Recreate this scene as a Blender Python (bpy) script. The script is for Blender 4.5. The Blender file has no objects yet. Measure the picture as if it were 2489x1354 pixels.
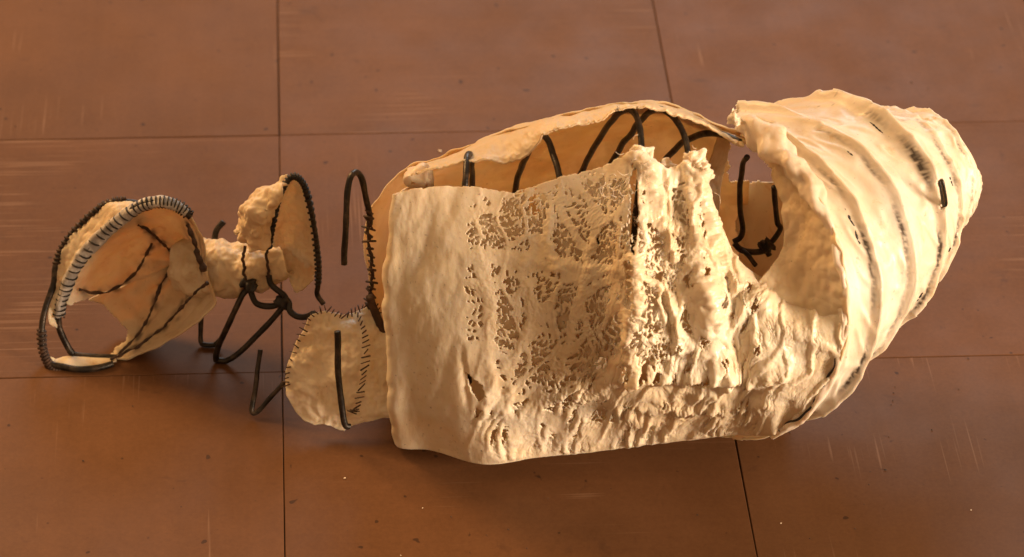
import bpy, math, random
import numpy as np
from mathutils import Vector, Matrix

random.seed(7)
rng = np.random.default_rng(11)
sc = bpy.context.scene
col = sc.collection

# ------------------------------------------------------------------ camera
W, H = 2489.0, 1354.0
FPX, PHI, ROLL, CAMH = 8438.5, 0.607046, 0.020667, 1.426
CAM = np.array([0.0, -CAMH / math.tan(PHI), CAMH])
FW = np.array([0, math.cos(PHI), -math.sin(PHI)])
_rt = np.array([1.0, 0, 0]); _dn = np.array([0, -math.sin(PHI), -math.cos(PHI)])
RT = _rt * math.cos(ROLL) - _dn * math.sin(ROLL)
DN = _rt * math.sin(ROLL) + _dn * math.cos(ROLL)
cd = bpy.data.cameras.new('camera'); cam = bpy.data.objects.new('camera', cd); col.objects.link(cam)
cd.sensor_width = 36.0; cd.lens = 36.0 * FPX / W; cd.clip_start = 0.05; cd.clip_end = 60
m = Matrix.Identity(4)
for i in range(3):
    m[i][0] = RT[i]; m[i][1] = -DN[i]; m[i][2] = -FW[i]; m[i][3] = CAM[i]
cam.matrix_world = m
cd.dof.use_dof = True; cd.dof.focus_distance = 2.28; cd.dof.aperture_fstop = 9.0
sc.camera = cam

# ------------------------------------------------------------------ light
w = bpy.data.worlds.new('World'); sc.world = w; w.use_nodes = True
bg = w.node_tree.nodes['Background']; bg.inputs[0].default_value = (1.0, 0.60, 0.30, 1); bg.inputs[1].default_value = 0.55

def area(name, loc, target, size, power, color):
    l = bpy.data.lights.new(name, 'AREA'); l.shape = 'DISK'; l.size = size; l.energy = power; l.color = color
    o = bpy.data.objects.new(name, l); col.objects.link(o); o.location = loc
    o.rotation_euler = (Vector(target) - Vector(loc)).to_track_quat('-Z', 'Y').to_euler()
    return o
area('key_lamp', (4.55, -2.3, 1.15), (0.0, -0.1, 0.1), 1.7, 640, (1.0, 0.74, 0.50))
area('window_lamp', (0.4, 3.3, 2.4), (0.0, 0.0, 0.0), 1.6, 66, (0.80, 0.92, 1.0))
area('warm_left_fill', (-1.7, 1.2, 1.8), (-0.4, 0.0, 0.0), 1.0, 88, (1.0, 0.56, 0.22))  # unseen warm fill, added to lift the orange on the left floor
sc.view_settings.view_transform = 'Standard'; sc.view_settings.look = 'None'
sc.view_settings.exposure = 0.0; sc.view_settings.gamma = 1.0; sc.view_settings.use_curve_mapping = False

# ------------------------------------------------------------------ helpers
def PY(p):
    """(px, py, Y) -> world point where that sight line crosses the plane at depth Y."""
    p = np.asarray(p, float)
    u = p[..., 0] - W / 2; v = p[..., 1] - H / 2
    d = FW * FPX + u[..., None] * RT + v[..., None] * DN
    t = (p[..., 2] - CAM[1]) / d[..., 1]
    return CAM + d * t[..., None]
def PZ(px, py, z=0.003):
    d = FW * FPX + (px - W / 2) * RT + (py - H / 2) * DN
    return CAM + d * ((z - CAM[2]) / d[2])
def proj(P):
    d = np.asarray(P) - CAM
    z = d @ FW
    return np.stack([W / 2 + FPX * (d @ RT) / z, H / 2 + FPX * (d @ DN) / z], -1)

_perm = rng.permutation(512).astype(np.int64)
_grad = rng.normal(size=(512, 3)); _grad /= np.linalg.norm(_grad, axis=1)[:, None]
def perlin(p):
    p = np.asarray(p, float); i = np.floor(p).astype(np.int64); f = p - i
    u = f * f * f * (f * (f * 6 - 15) + 10); out = 0
    for dx in (0, 1):
        for dy in (0, 1):
            for dz in (0, 1):
                h = _perm[(_perm[(_perm[(i[..., 0] + dx) & 511] + i[..., 1] + dy) & 511] + i[..., 2] + dz) & 511]
                g = _grad[h]
                d = g[..., 0] * (f[..., 0] - dx) + g[..., 1] * (f[..., 1] - dy) + g[..., 2] * (f[..., 2] - dz)
                wx = u[..., 0] if dx else 1 - u[..., 0]; wy = u[..., 1] if dy else 1 - u[..., 1]; wz = u[..., 2] if dz else 1 - u[..., 2]
                out = out + d * wx * wy * wz
    return out * 1.5
def fbm(p, o=3, g=0.5):
    a = 1; s = 0
    for k in range(o):
        s = s + a * perlin(p * (2.03 ** k) + 17.3 * k); a *= g
    return s
def n2(x, y, sx, sy, seed=0, o=2):
    return fbm(np.stack([x / sx, y / sy, np.full_like(x, seed * 7.31)], -1), o)
_rx = rng.random((256, 256)); _ry = rng.random((256, 256))
def voro(x, y):
    ix = np.floor(x).astype(int); iy = np.floor(y).astype(int)
    f1 = np.full(x.shape, 9.0); f2 = np.full(x.shape, 9.0)
    for dx in (-1, 0, 1):
        for dy in (-1, 0, 1):
            cx = ix + dx; cy = iy + dy
            px = cx + 0.1 + 0.8 * _rx[cx & 255, cy & 255]; py = cy + 0.1 + 0.8 * _ry[cx & 255, cy & 255]
            d = np.hypot(px - x, py - y)
            f2 = np.where(d < f1, f1, np.minimum(f2, d)); f1 = np.minimum(f1, d)
    return f1, f2
def smooth(a, b, x):
    t = np.clip((x - a) / (b - a), 0, 1); return t * t * (3 - 2 * t)
def cr(C, n, axis=0, closed=False):
    """Catmull-Rom resample of control array C along axis to n samples."""
    C = np.moveaxis(np.asarray(C, float), axis, 0); k = len(C)
    t = np.linspace(0, k if closed else k - 1, n, endpoint=not closed)
    i = np.floor(t).astype(int)
    if not closed: i = np.minimum(i, k - 2)
    f = (t - i).reshape((-1,) + (1,) * (C.ndim - 1))
    if closed: g = lambda j: C[j % k]
    else:
        C2 = np.concatenate([2 * C[:1] - C[1:2], C, 2 * C[-1:] - C[-2:-1]]); g = lambda j: C2[j + 1]
    p0, p1, p2, p3 = g(i - 1), g(i), g(i + 1), g(i + 2)
    r = 0.5 * (2 * p1 + (p2 - p0) * f + (2 * p0 - 5 * p1 + 4 * p2 - p3) * f ** 2 + (3 * p1 - p0 - 3 * p2 + p3) * f ** 3)
    return np.moveaxis(r, 0, axis)
def normals(G):
    a = np.gradient(G, axis=0); b = np.gradient(G, axis=1)
    n = np.cross(a, b); return n / (np.linalg.norm(n, axis=-1, keepdims=True) + 1e-12)

def link(name, me, mat, parent=None, smoothed=True):
    if mat: me.materials.append(mat)
    if smoothed and len(me.polygons): me.polygons.foreach_set('use_smooth', np.ones(len(me.polygons), bool))
    o = bpy.data.objects.new(name, me); col.objects.link(o)
    if parent: o.parent = parent
    return o
def mesh_from(name, V, F):
    me = bpy.data.meshes.new(name)
    V = np.ascontiguousarray(V, np.float32); F = np.ascontiguousarray(F, np.int32)
    me.vertices.add(len(V)); me.vertices.foreach_set('co', V.ravel())
    k = F.shape[1]; me.loops.add(F.size); me.loops.foreach_set('vertex_index', F.ravel())
    me.polygons.add(len(F)); me.polygons.foreach_set('loop_start', np.arange(0, F.size, k, dtype=np.int32))
    me.update(calc_edges=True); return me
def grid_faces(n, mm, closed=False):
    i, j = np.meshgrid(np.arange(n - 1), np.arange(mm if closed else mm - 1), indexing='ij')
    j2 = (j + 1) % mm
    return np.stack([i * mm + j, i * mm + j2, (i + 1) * mm + j2, (i + 1) * mm + j], -1).reshape(-1, 4)
def sheet(name, G, mat, parent, thick=0.0012, keep=None, closed=False, offset=-1.0, stain=None):
    n, mm = G.shape[:2]; F = grid_faces(n, mm, closed)
    V = G.reshape(-1, 3); st_ = None if stain is None else stain.reshape(-1)
    if keep is not None:
        k = keep.reshape(-1); F = F[k[F].all(1)]
        used = np.zeros(len(V), bool); used[F.ravel()] = True
        idx = np.cumsum(used) - 1; V = V[used]; F = idx[F]
        if st_ is not None: st_ = st_[used]
    me = mesh_from(name, V, F)
    if st_ is not None: me.attributes.new('stain', 'FLOAT', 'POINT').data.foreach_set('value', np.ascontiguousarray(st_, np.float32))
    o = link(name, me, mat, parent)
    if thick:
        s = o.modifiers.new('solidify', 'SOLIDIFY'); s.thickness = thick; s.offset = offset
    return o
def frames(P):
    T = np.gradient(P, axis=0); T /= np.linalg.norm(T, axis=1)[:, None] + 1e-12
    up = np.array([0.13, 0.31, 0.94]); N = np.zeros_like(T); n = np.cross(T[0], up)
    if np.linalg.norm(n) < 1e-3: n = np.cross(T[0], [1, 0, 0])
    for i, t in enumerate(T):
        n = n - t * (n @ t); n = n / (np.linalg.norm(n) + 1e-12); N[i] = n
    return T, N, np.cross(T, N)
def tube_arrays(P, r, sides=8):
    P = np.asarray(P, float); r = np.broadcast_to(np.asarray(r, float), (len(P),))
    T, N, B = frames(P); a = np.linspace(0, 2 * math.pi, sides, endpoint=False)
    V = P[:, None] + r[:, None, None] * (np.cos(a)[None, :, None] * N[:, None] + np.sin(a)[None, :, None] * B[:, None])
    F = grid_faces(len(P), sides, True)
    V = np.concatenate([V.reshape(-1, 3), P[:1], P[-1:]])
    c0, c1 = len(V) - 2, len(V) - 1; L = (len(P) - 1) * sides
    j = np.arange(sides); j2 = (j + 1) % sides
    F = np.concatenate([F, np.stack([j2, j, np.full(sides, c0), np.full(sides, c0)], 1), np.stack([L + j, L + j2, np.full(sides, c1), np.full(sides, c1)], 1)])
    return V, F
def tube(name, P, r, mat, parent, sides=8):
    V, F = tube_arrays(P, r, sides)
    quads = F[F[:, 2] != F[:, 3]]; tris = F[F[:, 2] == F[:, 3]][:, :3]
    me = bpy.data.meshes.new(name); me.from_pydata(V.tolist(), [], quads.tolist() + tris.tolist()); me.update()
    return link(name, me, mat, parent)
def path(pts, n=60): return PY(cr(pts, n))
def rough_path(pts, n=120, jit=0.0006, s=0.006):
    P = path(pts, n); q = P / s
    return P + jit * np.stack([perlin(q), perlin(q + 31.7), perlin(q + 77.1)], -1)
def helix(P, R, turns, r, n=None):
    n = n or int(turns * 10); P = cr(P, n); T, N, B = frames(P)
    a = np.linspace(0, turns * 2 * math.pi, n) + 6.5 * perlin(P / 0.026) + 0.8 * perlin(P / 0.008)
    R = R * (1 + 0.20 * perlin(P / 0.012) + 0.10 * perlin(P / 0.004))
    return P + R[:, None] * (np.cos(a)[:, None] * N + np.sin(a)[:, None] * B)

# ------------------------------------------------------------------ materials
def nt(name):
    ma = bpy.data.materials.new(name); ma.use_nodes = True; t = ma.node_tree
    return ma, t, t.nodes['Principled BSDF'], t.nodes['Material Output']
def noise(t, co, scale, detail=4, rough=0.55, dist=0.0):
    n = t.nodes.new('ShaderNodeTexNoise'); n.inputs['Scale'].default_value = scale; n.inputs['Detail'].default_value = detail
    n.inputs['Roughness'].default_value = rough; n.inputs['Distortion'].default_value = dist
    t.links.new(co, n.inputs['Vector']); return n.outputs['Fac']
def ramp(t, fac, stops):
    r = t.nodes.new('ShaderNodeValToRGB'); e = r.color_ramp.elements
    while len(e) < len(stops): e.new(0.5)
    for el, (p, c) in zip(e, stops): el.position = p; el.color = (*c, 1) if len(c) == 3 else c
    t.links.new(fac, r.inputs['Fac']); return r.outputs['Color']
def mix(t, fac, a, b, mode='MIX'):
    n = t.nodes.new('ShaderNodeMix'); n.data_type = 'RGBA'; n.blend_type = mode
    for s, v in ((n.inputs[0], fac), (n.inputs[6], a), (n.inputs[7], b)):
        if hasattr(v, 'is_linked'): t.links.new(v, s)
        else: s.default_value = v if np.ndim(v) == 0 else (*v, 1)
    return n.outputs[2]
def coords(t, scale=(1, 1, 1), out='Object', rot=(0, 0, 0)):
    tc = t.nodes.new('ShaderNodeTexCoord'); mp = t.nodes.new('ShaderNodeMapping')
    mp.inputs['Scale'].default_value = scale; mp.inputs['Rotation'].default_value = rot
    t.links.new(tc.outputs[out], mp.inputs['Vector']); return mp.outputs['Vector']
def bump(t, b, fac, strength, dist):
    n = t.nodes.new('ShaderNodeBump'); n.inputs['Strength'].default_value = strength; n.inputs['Distance'].default_value = dist
    t.links.new(fac, n.inputs['Height']); t.links.new(n.outputs['Normal'], b.inputs['Normal']); return n.outputs['Normal']
def skin_mat(name, c1, c2, stain, rough, transl, stain_amt=0.62, coat=0.0):
    ma, t, b, out = nt(name); co = coords(t)
    base = ramp(t, noise(t, co, 34, 5, 0.62), [(0.34, c1), (0.66, c2)])
    base = mix(t, ramp(t, noise(t, co, 9, 3, 0.5), [(0.42, (0, 0, 0)), (0.66, (0.6, 0.6, 0.6))]), base, tuple(0.6 * a + 0.4 * b for a, b in zip(c1, stain)))
    base = mix(t, ramp(t, noise(t, co, 14, 3, 0.5, 0.5), [(0.55, (0, 0, 0)), (0.75, (0.55, 0.55, 0.55))]), base, (0.84, 0.80, 0.74))
    f = ramp(t, noise(t, co, 55, 6, 0.7, 0.6), [(stain_amt, (0, 0, 0)), (stain_amt + 0.16, (1, 1, 1))])
    c = mix(t, f, base, stain)
    sp = ramp(t, noise(t, co, 420, 2, 0.6), [(0.70, (0, 0, 0)), (0.76, (1, 1, 1))])
    c = mix(t, mix(t, 0.45, (0, 0, 0), sp), c, (0.16, 0.08, 0.035))
    at = t.nodes.new('ShaderNodeAttribute'); at.attribute_name = 'stain'
    c = mix(t, at.outputs['Fac'], c, (0.045, 0.030, 0.020))
    t.links.new(c, b.inputs['Base Color']); b.inputs['Roughness'].default_value = rough
    r = ramp(t, noise(t, co, 90, 4), [(0.3, (rough - .12,) * 3), (0.7, (rough + .15,) * 3)]); t.links.new(r, b.inputs['Roughness'])
    b.inputs['Subsurface Weight'].default_value = 0.25; b.inputs['Subsurface Radius'].default_value = (1.0, 0.55, 0.25); b.inputs['Subsurface Scale'].default_value = 0.004
    b.inputs['Coat Weight'].default_value = coat; b.inputs['Coat Roughness'].default_value = 0.25
    fib = noise(t, coords(t, (1.0, 1.0, 0.22)), 520, 4, 0.6, 0.4); sm_ = t.nodes.new('ShaderNodeMath'); sm_.operation = 'ADD'
    t.links.new(fib, sm_.inputs[0]); t.links.new(noise(t, co, 170, 5, 0.6), sm_.inputs[1]); nrm = bump(t, b, sm_.outputs[0], 0.24, 0.0009)
    tr = t.nodes.new('ShaderNodeBsdfTranslucent'); t.links.new(mix(t, 1.0, c, (1.0, 0.88, 0.70), 'MULTIPLY'), tr.inputs['Color'])
    mx = t.nodes.new('ShaderNodeMixShader'); mx.inputs[0].default_value = transl
    t.links.new(b.outputs[0], mx.inputs[1]); t.links.new(tr.outputs[0], mx.inputs[2]); t.links.new(mx.outputs[0], out.inputs['Surface'])
    return ma
M_shell = skin_mat('parchment', (0.76, 0.66, 0.52), (0.88, 0.83, 0.75), (0.64, 0.45, 0.23), 0.46, 0.27, 0.60, 0.1)
M_back = skin_mat('thin_parchment', (0.76, 0.62, 0.41), (0.86, 0.75, 0.56), (0.66, 0.47, 0.25), 0.50, 0.38)
M_lace = skin_mat('lace_parchment', (0.79, 0.66, 0.47), (0.90, 0.83, 0.71), (0.72, 0.51, 0.27), 0.38, 0.26, 0.66, 0.15)
M_cloth = skin_mat('sewn_parchment', (0.72, 0.60, 0.43), (0.86, 0.79, 0.66), (0.60, 0.44, 0.25), 0.62, 0.22)
M_neck = skin_mat('crumpled_parchment', (0.70, 0.55, 0.36), (0.86, 0.77, 0.61), (0.57, 0.38, 0.19), 0.6, 0.28, 0.58)
def wire_mat(name, c, c2, rough, metal):
    ma, t, b, out = nt(name); co = coords(t)
    t.links.new(ramp(t, noise(t, co, 160, 5, 0.65), [(0.45, c), (0.75, c2)]), b.inputs['Base Color'])
    b.inputs['Roughness'].default_value = rough; b.inputs['Metallic'].default_value = metal
    bump(t, b, noise(t, co, 700, 3), 0.4, 0.0006); return ma
M_wire = wire_mat('dark_iron_wire', (0.012, 0.010, 0.009), (0.085, 0.058, 0.038), 0.40, 0.4)
M_thread = wire_mat('brown_waxed_thread', (0.030, 0.014, 0.008), (0.10, 0.045, 0.02), 0.7, 0.0)
M_black = wire_mat('black_thread', (0.010, 0.008, 0.007), (0.03, 0.022, 0.018), 0.6, 0.0)
M_wrap = wire_mat('white_binding', (0.30, 0.28, 0.27), (0.74, 0.70, 0.65), 0.6, 0.0)
M_gap = wire_mat('floor_grime', (0.030, 0.015, 0.008), (0.060, 0.030, 0.017), 0.8, 0.0)
M_crumb = wire_mat('dark_crumb', (0.03, 0.016, 0.01), (0.09, 0.05, 0.03), 0.9, 0.0)
M_pale = wire_mat('pale_crumb', (0.6, 0.5, 0.38), (0.75, 0.66, 0.52), 0.8, 0.0)

def tile_mat():
    ma, t, b, out = nt('linoleum_tile'); co = coords(t)
    oi = t.nodes.new('ShaderNodeObjectInfo'); add = t.nodes.new('ShaderNodeVectorMath'); add.operation = 'MULTIPLY_ADD'
    cb = t.nodes.new('ShaderNodeCombineXYZ')
    for k in range(3): t.links.new(oi.outputs['Random'], cb.inputs[k])
    add.inputs[1].default_value = (37, 53, 19); t.links.new(cb.outputs[0], add.inputs[0]); t.links.new(co, add.inputs[2]); v = add.outputs[0]
    def stretch(s):
        mp = t.nodes.new('ShaderNodeMapping'); mp.inputs['Scale'].default_value = s; t.links.new(v, mp.inputs['Vector']); return mp.outputs['Vector']
    base = ramp(t, noise(t, v, 11, 6, 0.68), [(0.36, (0.100, 0.045, 0.019)), (0.7, (0.122, 0.056, 0.025))])
    streak = ramp(t, noise(t, stretch((60, 3.0, 1)), 1.6, 4, 0.6), [(0.42, (0.88, 0.88, 0.88)), (0.62, (1.08, 1.08, 1.08))])
    c = mix(t, 0.22, base, mix(t, 1.0, base, streak, 'MULTIPLY'))
    tint = ramp(t, oi.outputs['Random'], [(0.0, (0.96, 0.97, 0.98)), (1.0, (1.03, 1.0, 0.98))])
    c = mix(t, 1.0, c, tint, 'MULTIPLY')
    fine = ramp(t, noise(t, v, 330, 5, 0.75), [(0.3, (0.88, 0.88, 0.88)), (0.7, (1.10, 1.10, 1.10))]); c = mix(t, 1.0, c, fine, 'MULTIPLY')
    # smudges and specks
    sm = ramp(t, noise(t, stretch((1, 1.5, 1)), 30, 4, 0.6, 0.6), [(0.64, (0, 0, 0)), (0.76, (0.55, 0.55, 0.55))]); c = mix(t, sm, c, (0.055, 0.026, 0.015))
    sp = ramp(t, noise(t, v, 120, 1, 0.4), [(0.755, (0, 0, 0)), (0.79, (0.8, 0.8, 0.8))]); c = mix(t, sp, c, (0.032, 0.016, 0.010))
    # pale scratches along the grain
    a = noise(t, stretch((520, 9.0, 1)), 1.0, 1, 0.4); g = noise(t, v, 9, 2)
    mul = t.nodes.new('ShaderNodeMath'); mul.operation = 'MULTIPLY'; t.links.new(a, mul.inputs[0]); t.links.new(g, mul.inputs[1])
    sc_ = ramp(t, mul.outputs[0], [(0.375, (0, 0, 0)), (0.47, (0.5, 0.5, 0.5))]); c = mix(t, sc_, c, (0.22, 0.13, 0.085))
    t.links.new(c, b.inputs['Base Color'])
    t.links.new(ramp(t, noise(t, v, 18, 4), [(0.3, (0.52,) * 3), (0.7, (0.62,) * 3)]), b.inputs['Roughness'])
    b.inputs['Specular IOR Level'].default_value = 0.13
    bump(t, b, noise(t, v, 60, 6, 0.65), 0.06, 0.0015)
    return ma
M_tile = tile_mat()

# ------------------------------------------------------------------ floor
T = 0.305; PSI = 0.0735786; GX, GY = -0.179956, 0.185791
def slab(name, x0, x1, y0, y1, z0, z1, mat, parent, bev=0.0):
    if bev:
        V = []; 
        for z, i in ((z0, 0), (z1 - bev, 0), (z1, bev)):
            V += [(x0 + i, y0 + i, z), (x1 - i, y0 + i, z), (x1 - i, y1 - i, z), (x0 + i, y1 - i, z)]
        F = [(8, 9, 10, 11)]
        for k in (0, 4):
            for j in range(4): F.append((k + j, k + (j + 1) % 4, k + 4 + (j + 1) % 4, k + 4 + j))
    else:
        V = [(x0, y0, z1), (x1, y0, z1), (x1, y1, z1), (x0, y1, z1)]; F = [(0, 1, 2, 3)]
    me = bpy.data.meshes.new(name); me.from_pydata(V, [], F); me.update()
    return link(name, me, mat, parent, False)
floor = slab('floor', -6, 6, -6, 6, -0.0036, -0.0035, M_gap, None); floor['kind'] = 'structure'
proto = slab('tile', -T / 2 + .00038, T / 2 - .00038, -T / 2 + .00038, T / 2 - .00038, -0.0033, 0.0, M_tile, None, 0.0004)
pm = proto.data; bpy.data.objects.remove(proto)
NT = 8
for i in range(-NT, NT):
    for j in range(-NT, NT):
        a = (i + 0.5) * T; b_ = (j + 0.5) * T
        x = GX + a * math.cos(PSI) - b_ * math.sin(PSI); y = GY + a * math.sin(PSI) + b_ * math.cos(PSI)
        o = bpy.data.objects.new('tile', pm); col.objects.link(o); o.parent = floor
        near = abs(i) < 4 and abs(j) < 4
        q = (math.pi / 2 if (i + j) % 2 == 0 else 0) + (random.choice((0, math.pi)))
        o.location = (x, y, random.uniform(-0.0003, 0))
        o.rotation_euler = (random.gauss(0, .0009), random.gauss(0, .0009), PSI + q + random.gauss(0, .002))

# ------------------------------------------------------------------ the sculpture
root = bpy.data.objects.new('parchment_sculpture', None); col.objects.link(root); root.location = (0, -0.15, 0)
root['label'] = 'hollow ribbed sculpture of cream parchment stitched over black wire hoops lying on brown tiles'
root['category'] = 'sculpture'
class R_: pass
def part(o): return o
def reparent():
    inv = Matrix.Translation((0, 0.15, 0))
    for o in root.children: o.matrix_parent_inverse = inv

# ---- tail shell: lofted hoops  (centre px, centre py, half height in m, yaw deg)
S = 3376.0
st = [  # hoop centre (px), half-height vector (px), sideways reach (px)
 ((1725, 670), (88, -346), 288), ((1810, 650), (72, -322), 291), ((1892, 585), (89, -282), 294), ((2030, 524), (66, -253), 229),
 ((2150, 494), (62, -208), 155), ((2235, 424), (31, -148), 117), ((2314, 440), (18, -98), 62), ((2352, 446), (8, -58), 26)]
ctr = []
for c, u2, fx in st:
    yc = -0.176 + (c[0] - 1725) / S * 0.65
    Pc = PY(np.array([c[0], c[1], yc])); S = FPX / ((Pc - CAM) @ FW); a = -u2[1] / (0.82 * S)
    ctr.append([Pc[0], Pc[1], Pc[2], a, fx / S, 0.85 * a, u2[0] / S])
ctr = np.array(ctr)
NL, NTH = 300, 460
LC = cr(ctr, NL)
ss = np.linspace(0, len(st) - 1, NL)[:, None]
th = np.linspace(0, 2 * math.pi, NTH, endpoint=False)[None, :]   # 0 top, pi/2 front, pi bottom
ss = np.repeat(ss, NTH, 1); th = np.repeat(th, NL, 0)
al = math.radians(28)
def shell_pt(L, th_, extra=0.0):
    a = L[..., 3] + extra; k = 1 + extra / L[..., 3]
    X = L[..., 0] + k * (L[..., 6] * np.cos(th_) + L[..., 4] * np.sin(th_))
    Y = L[..., 1] - k * L[..., 5] * np.sin(th_)
    Z = L[..., 2] + a * np.cos(th_)
    return np.stack([X, Y, Z], -1)
base = shell_pt(LC[:, None, :], th)
dev = np.zeros((NL, NTH))
wob = 0.10 * perlin(np.stack([np.cos(th) * 1.3 + 0 * ss, np.sin(th) * 1.3 + 0 * ss, ss * 0.8], -1))
front = np.exp(-((th - 0.75) / 0.8) ** 2)
for k in range(0, 6):
    hgt = (0.0030, 0.0042, 0.0042, 0.0044, 0.0032, 0.0018)[k]
    d = ss - k - wob
    ridge = np.exp(-(d / 0.065) ** 2) + 0.55 * np.exp(-(np.maximum(d, 0) / 0.30) ** 2) * (d > 0) + 0.12 * np.exp(-(np.minimum(d, 0) / 0.25) ** 2) * (d < 0)
    amp = 0.75 + 0.6 * perlin(np.stack([np.cos(th) * 2.5 + k * 5, np.sin(th) * 2.5, 0 * th + k], -1))
    dev += hgt * ridge * np.clip(amp, 0.35, 1.6)
    if k == 3: dev += 0.0075 * np.exp(-(d / 0.10) ** 2) * np.exp(-((th - 0.35) / 0.45) ** 2) + 0.004 * np.exp(-(d / 0.10) ** 2) * np.exp(-((th - 2 * math.pi + .1) / 0.3) ** 2)
fr = ss - np.floor(ss)
dev -= 0.0045 * np.sin(math.pi * fr) ** 1.2 * (ss < 5.2)
dev += 0.0020 * fbm(base / 0.05, 2) + 0.0004 * fbm(base / 0.012 + 9, 2) - 0.0045
# diagonal slack folds between the ribs
fold = perlin(np.stack([(th * 3.2 - ss * 1.7), ss * 2.2 + 0 * th, 0 * th + 3], -1))
dev += 0.0012 * np.exp(-(fold / 0.16) ** 2) * (ss > 0.25)
nrm = shell_pt(LC[:, None, :], th, 0.001) - base; nrm /= np.linalg.norm(nrm, axis=-1, keepdims=True)
G = base + nrm * dev[..., None]
G[..., 2] = np.maximum(G[..., 2], 0.0022)
pj = proj(G)
def in_poly(p, poly):
    x, y = p[..., 0], p[..., 1]; c = np.zeros(x.shape, bool); n = len(poly)
    for i in range(n):
        x1, y1 = poly[i]; x2, y2 = poly[(i + 1) % n]
        hit = ((y1 > y) != (y2 > y)) & (x < (x2 - x1) * (y - y1) / (y2 - y1 + 1e-9) + x1); c ^= hit
    return c
jag = np.stack([6 * perlin(G / 0.006), 6 * perlin(G / 0.006 + 50)], -1)
backside = (np.sin(th) < 0.05)
keep = ~(backside & (pj[..., 0] + 1.5 * jag[..., 0] < 1788) & (pj[..., 1] < 640))
keep &= ~(in_poly(pj + jag, [(1775, 330), (1812, 338), (1860, 395), (1905, 442), (1850, 440), (1800, 445), (1768, 415)]) & backside)
keep &= ~(in_poly(pj + 0.4 * jag, [(2279, 440), (2291, 436), (2302, 500), (2292, 508)]) & ~backside)
# under the lace the front of the first band is open
stain = np.zeros((NL, NTH))
for k in range(1, 6):
    d = ss - k - wob + 0.085
    blot = np.clip(0.4 + 1.6 * perlin(np.stack([th * 2.6 + k * 9, 0 * th, 0 * th + k], -1)), 0, 1) * np.clip(0.75 + 1.4 * perlin(np.stack([th * 34, ss * 26, 0 * th + k], -1)), 0, 1)
    stain += (0.95, 0.85, 1.0, 0.8, 0.5)[k - 1] * blot * np.exp(-(d / 0.032) ** 2) * (np.sin(th) > 0)
speck = np.clip((perlin(G / 0.0030 + 3) - 0.55) * 6, 0, 1) * np.clip(perlin(G / .03) * 3, 0, 1)
stain = np.clip(1.7 * stain + 0.5 * speck, 0, 0.95)
shell = sheet('tail_shell', G, M_shell, root, 0.0014, keep, True, -1.0, stain)
shell['label'] = 'tapering ribbed tail of cream parchment'
tipV = G[-1]; cen = tipV.mean(0) + np.array([0.006, 0.003, -0.002])
cap = np.stack([tipV * (1 - f) + cen * f + np.array([0.004, 0.002, 0]) * math.sin(f * math.pi) for f in np.linspace(0, 1, 8)])
sheet('tail_tip', cap, M_shell, shell, 0.0, None, True)

# rib wires just under the skin, coming through here and there
for k in range(1, 5):
    t_ = np.linspace(0.05, 2.3, 220)
    L = np.stack([np.interp(k + 0.10 * perlin(np.stack([np.cos(t_) * 1.3, np.sin(t_) * 1.3, np.full_like(t_, k * 0.8)], -1)) - 0.045, np.arange(len(st)), ctr[:, c]) for c in range(7)], -1)
    # follow the real displaced skin
    idx = np.clip(((k + 0.10 * perlin(np.stack([np.cos(t_) * 1.3, np.sin(t_) * 1.3, np.full_like(t_, k * .8)], -1)) - 0.14) / (len(st) - 1) * (NL - 1)).astype(int), 0, NL - 1)
    jdx = (t_ / (2 * math.pi) * NTH).astype(int) % NTH
    Pw = G[idx, jdx]; Nw = nrm[idx, jdx]
    sm = np.ones(9) / 9
    Pw = np.stack([np.convolve(np.pad(Pw[:, c], 4, 'edge'), sm, 'valid') for c in range(3)], -1)
    off = -0.0019 + 0.0021 * perlin(np.stack([t_ * 3.1, np.full_like(t_, k * 3.3), 0 * t_], -1)) + 0.0006 * perlin(np.stack([t_ * 40, np.full_like(t_, k), 0 * t_], -1))
    tube('rib', Pw + Nw * off[:, None], 0.0010, M_black, shell, 7)
# wire loop poking out of the slit near the tip
tube('wire_loop', path([(2284, 440, -.185), (2288, 468, -.186), (2293, 498, -.183), (2300, 496, -.183), (2296, 465, -.186), (2291, 441, -.185), (2284, 440, -.184)], 50), 0.0010, M_wire, shell, 7)

# rolled rim along the upper mouth (twisted skin over the first hoop)
t_ = np.linspace(-0.14, 1.40, 260)
rimP = shell_pt(np.broadcast_to(ctr[0], (260, 7)), t_, -0.001)
def blob_tube(name, P, r, mat, parent, twist=14, sides=30, lump=0.35, s=0.012, cap_=True):
    Tn, N, B = frames(P); n = len(P); a = np.linspace(0, 2 * math.pi, sides, endpoint=False)[None, :]
    u = np.linspace(0, 1, n)[:, None]
    rad = np.broadcast_to(np.asarray(r, float), (n,))[:, None] * (1 + 0.22 * np.cos(2 * a + twist * u * 2) + 0.10 * np.cos(3 * a - twist * u * 3))
    V = P[:, None] + rad[..., None] * (np.cos(a)[..., None] * N[:, None] + np.sin(a)[..., None] * B[:, None])
    nn = V - P[:, None]; nn /= np.linalg.norm(nn, axis=-1, keepdims=True)
    V = V + nn * (rad * lump * fbm(V / s, 3))[..., None]
    if cap_:
        V[0] = P[0] + (V[0] - P[0]) * 0.2; V[-1] = P[-1] + (V[-1] - P[-1]) * 0.2
    return sheet(name, V, mat, parent, 0, None, True)
u_ = np.linspace(0, 1, 260)
rr = 0.0044 * (1 - smooth(0.30, 0.62, u_)) + 0.0030 + 0.002 * np.exp(-((u_ - .12) / .08) ** 2)
blob_tube('rim_roll', rimP, rr * (0.35 + 0.65 * smooth(0, 0.06, u_)), M_shell, shell, 13, 30, 0.34, 0.015)
t2 = np.linspace(1.3, 2.3, 160)
blob_tube('rim_roll', shell_pt(np.broadcast_to(ctr[0], (160, 7)), t2, -0.001), 0.0030, M_shell, shell, 9, 18, 0.30, .018)
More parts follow.
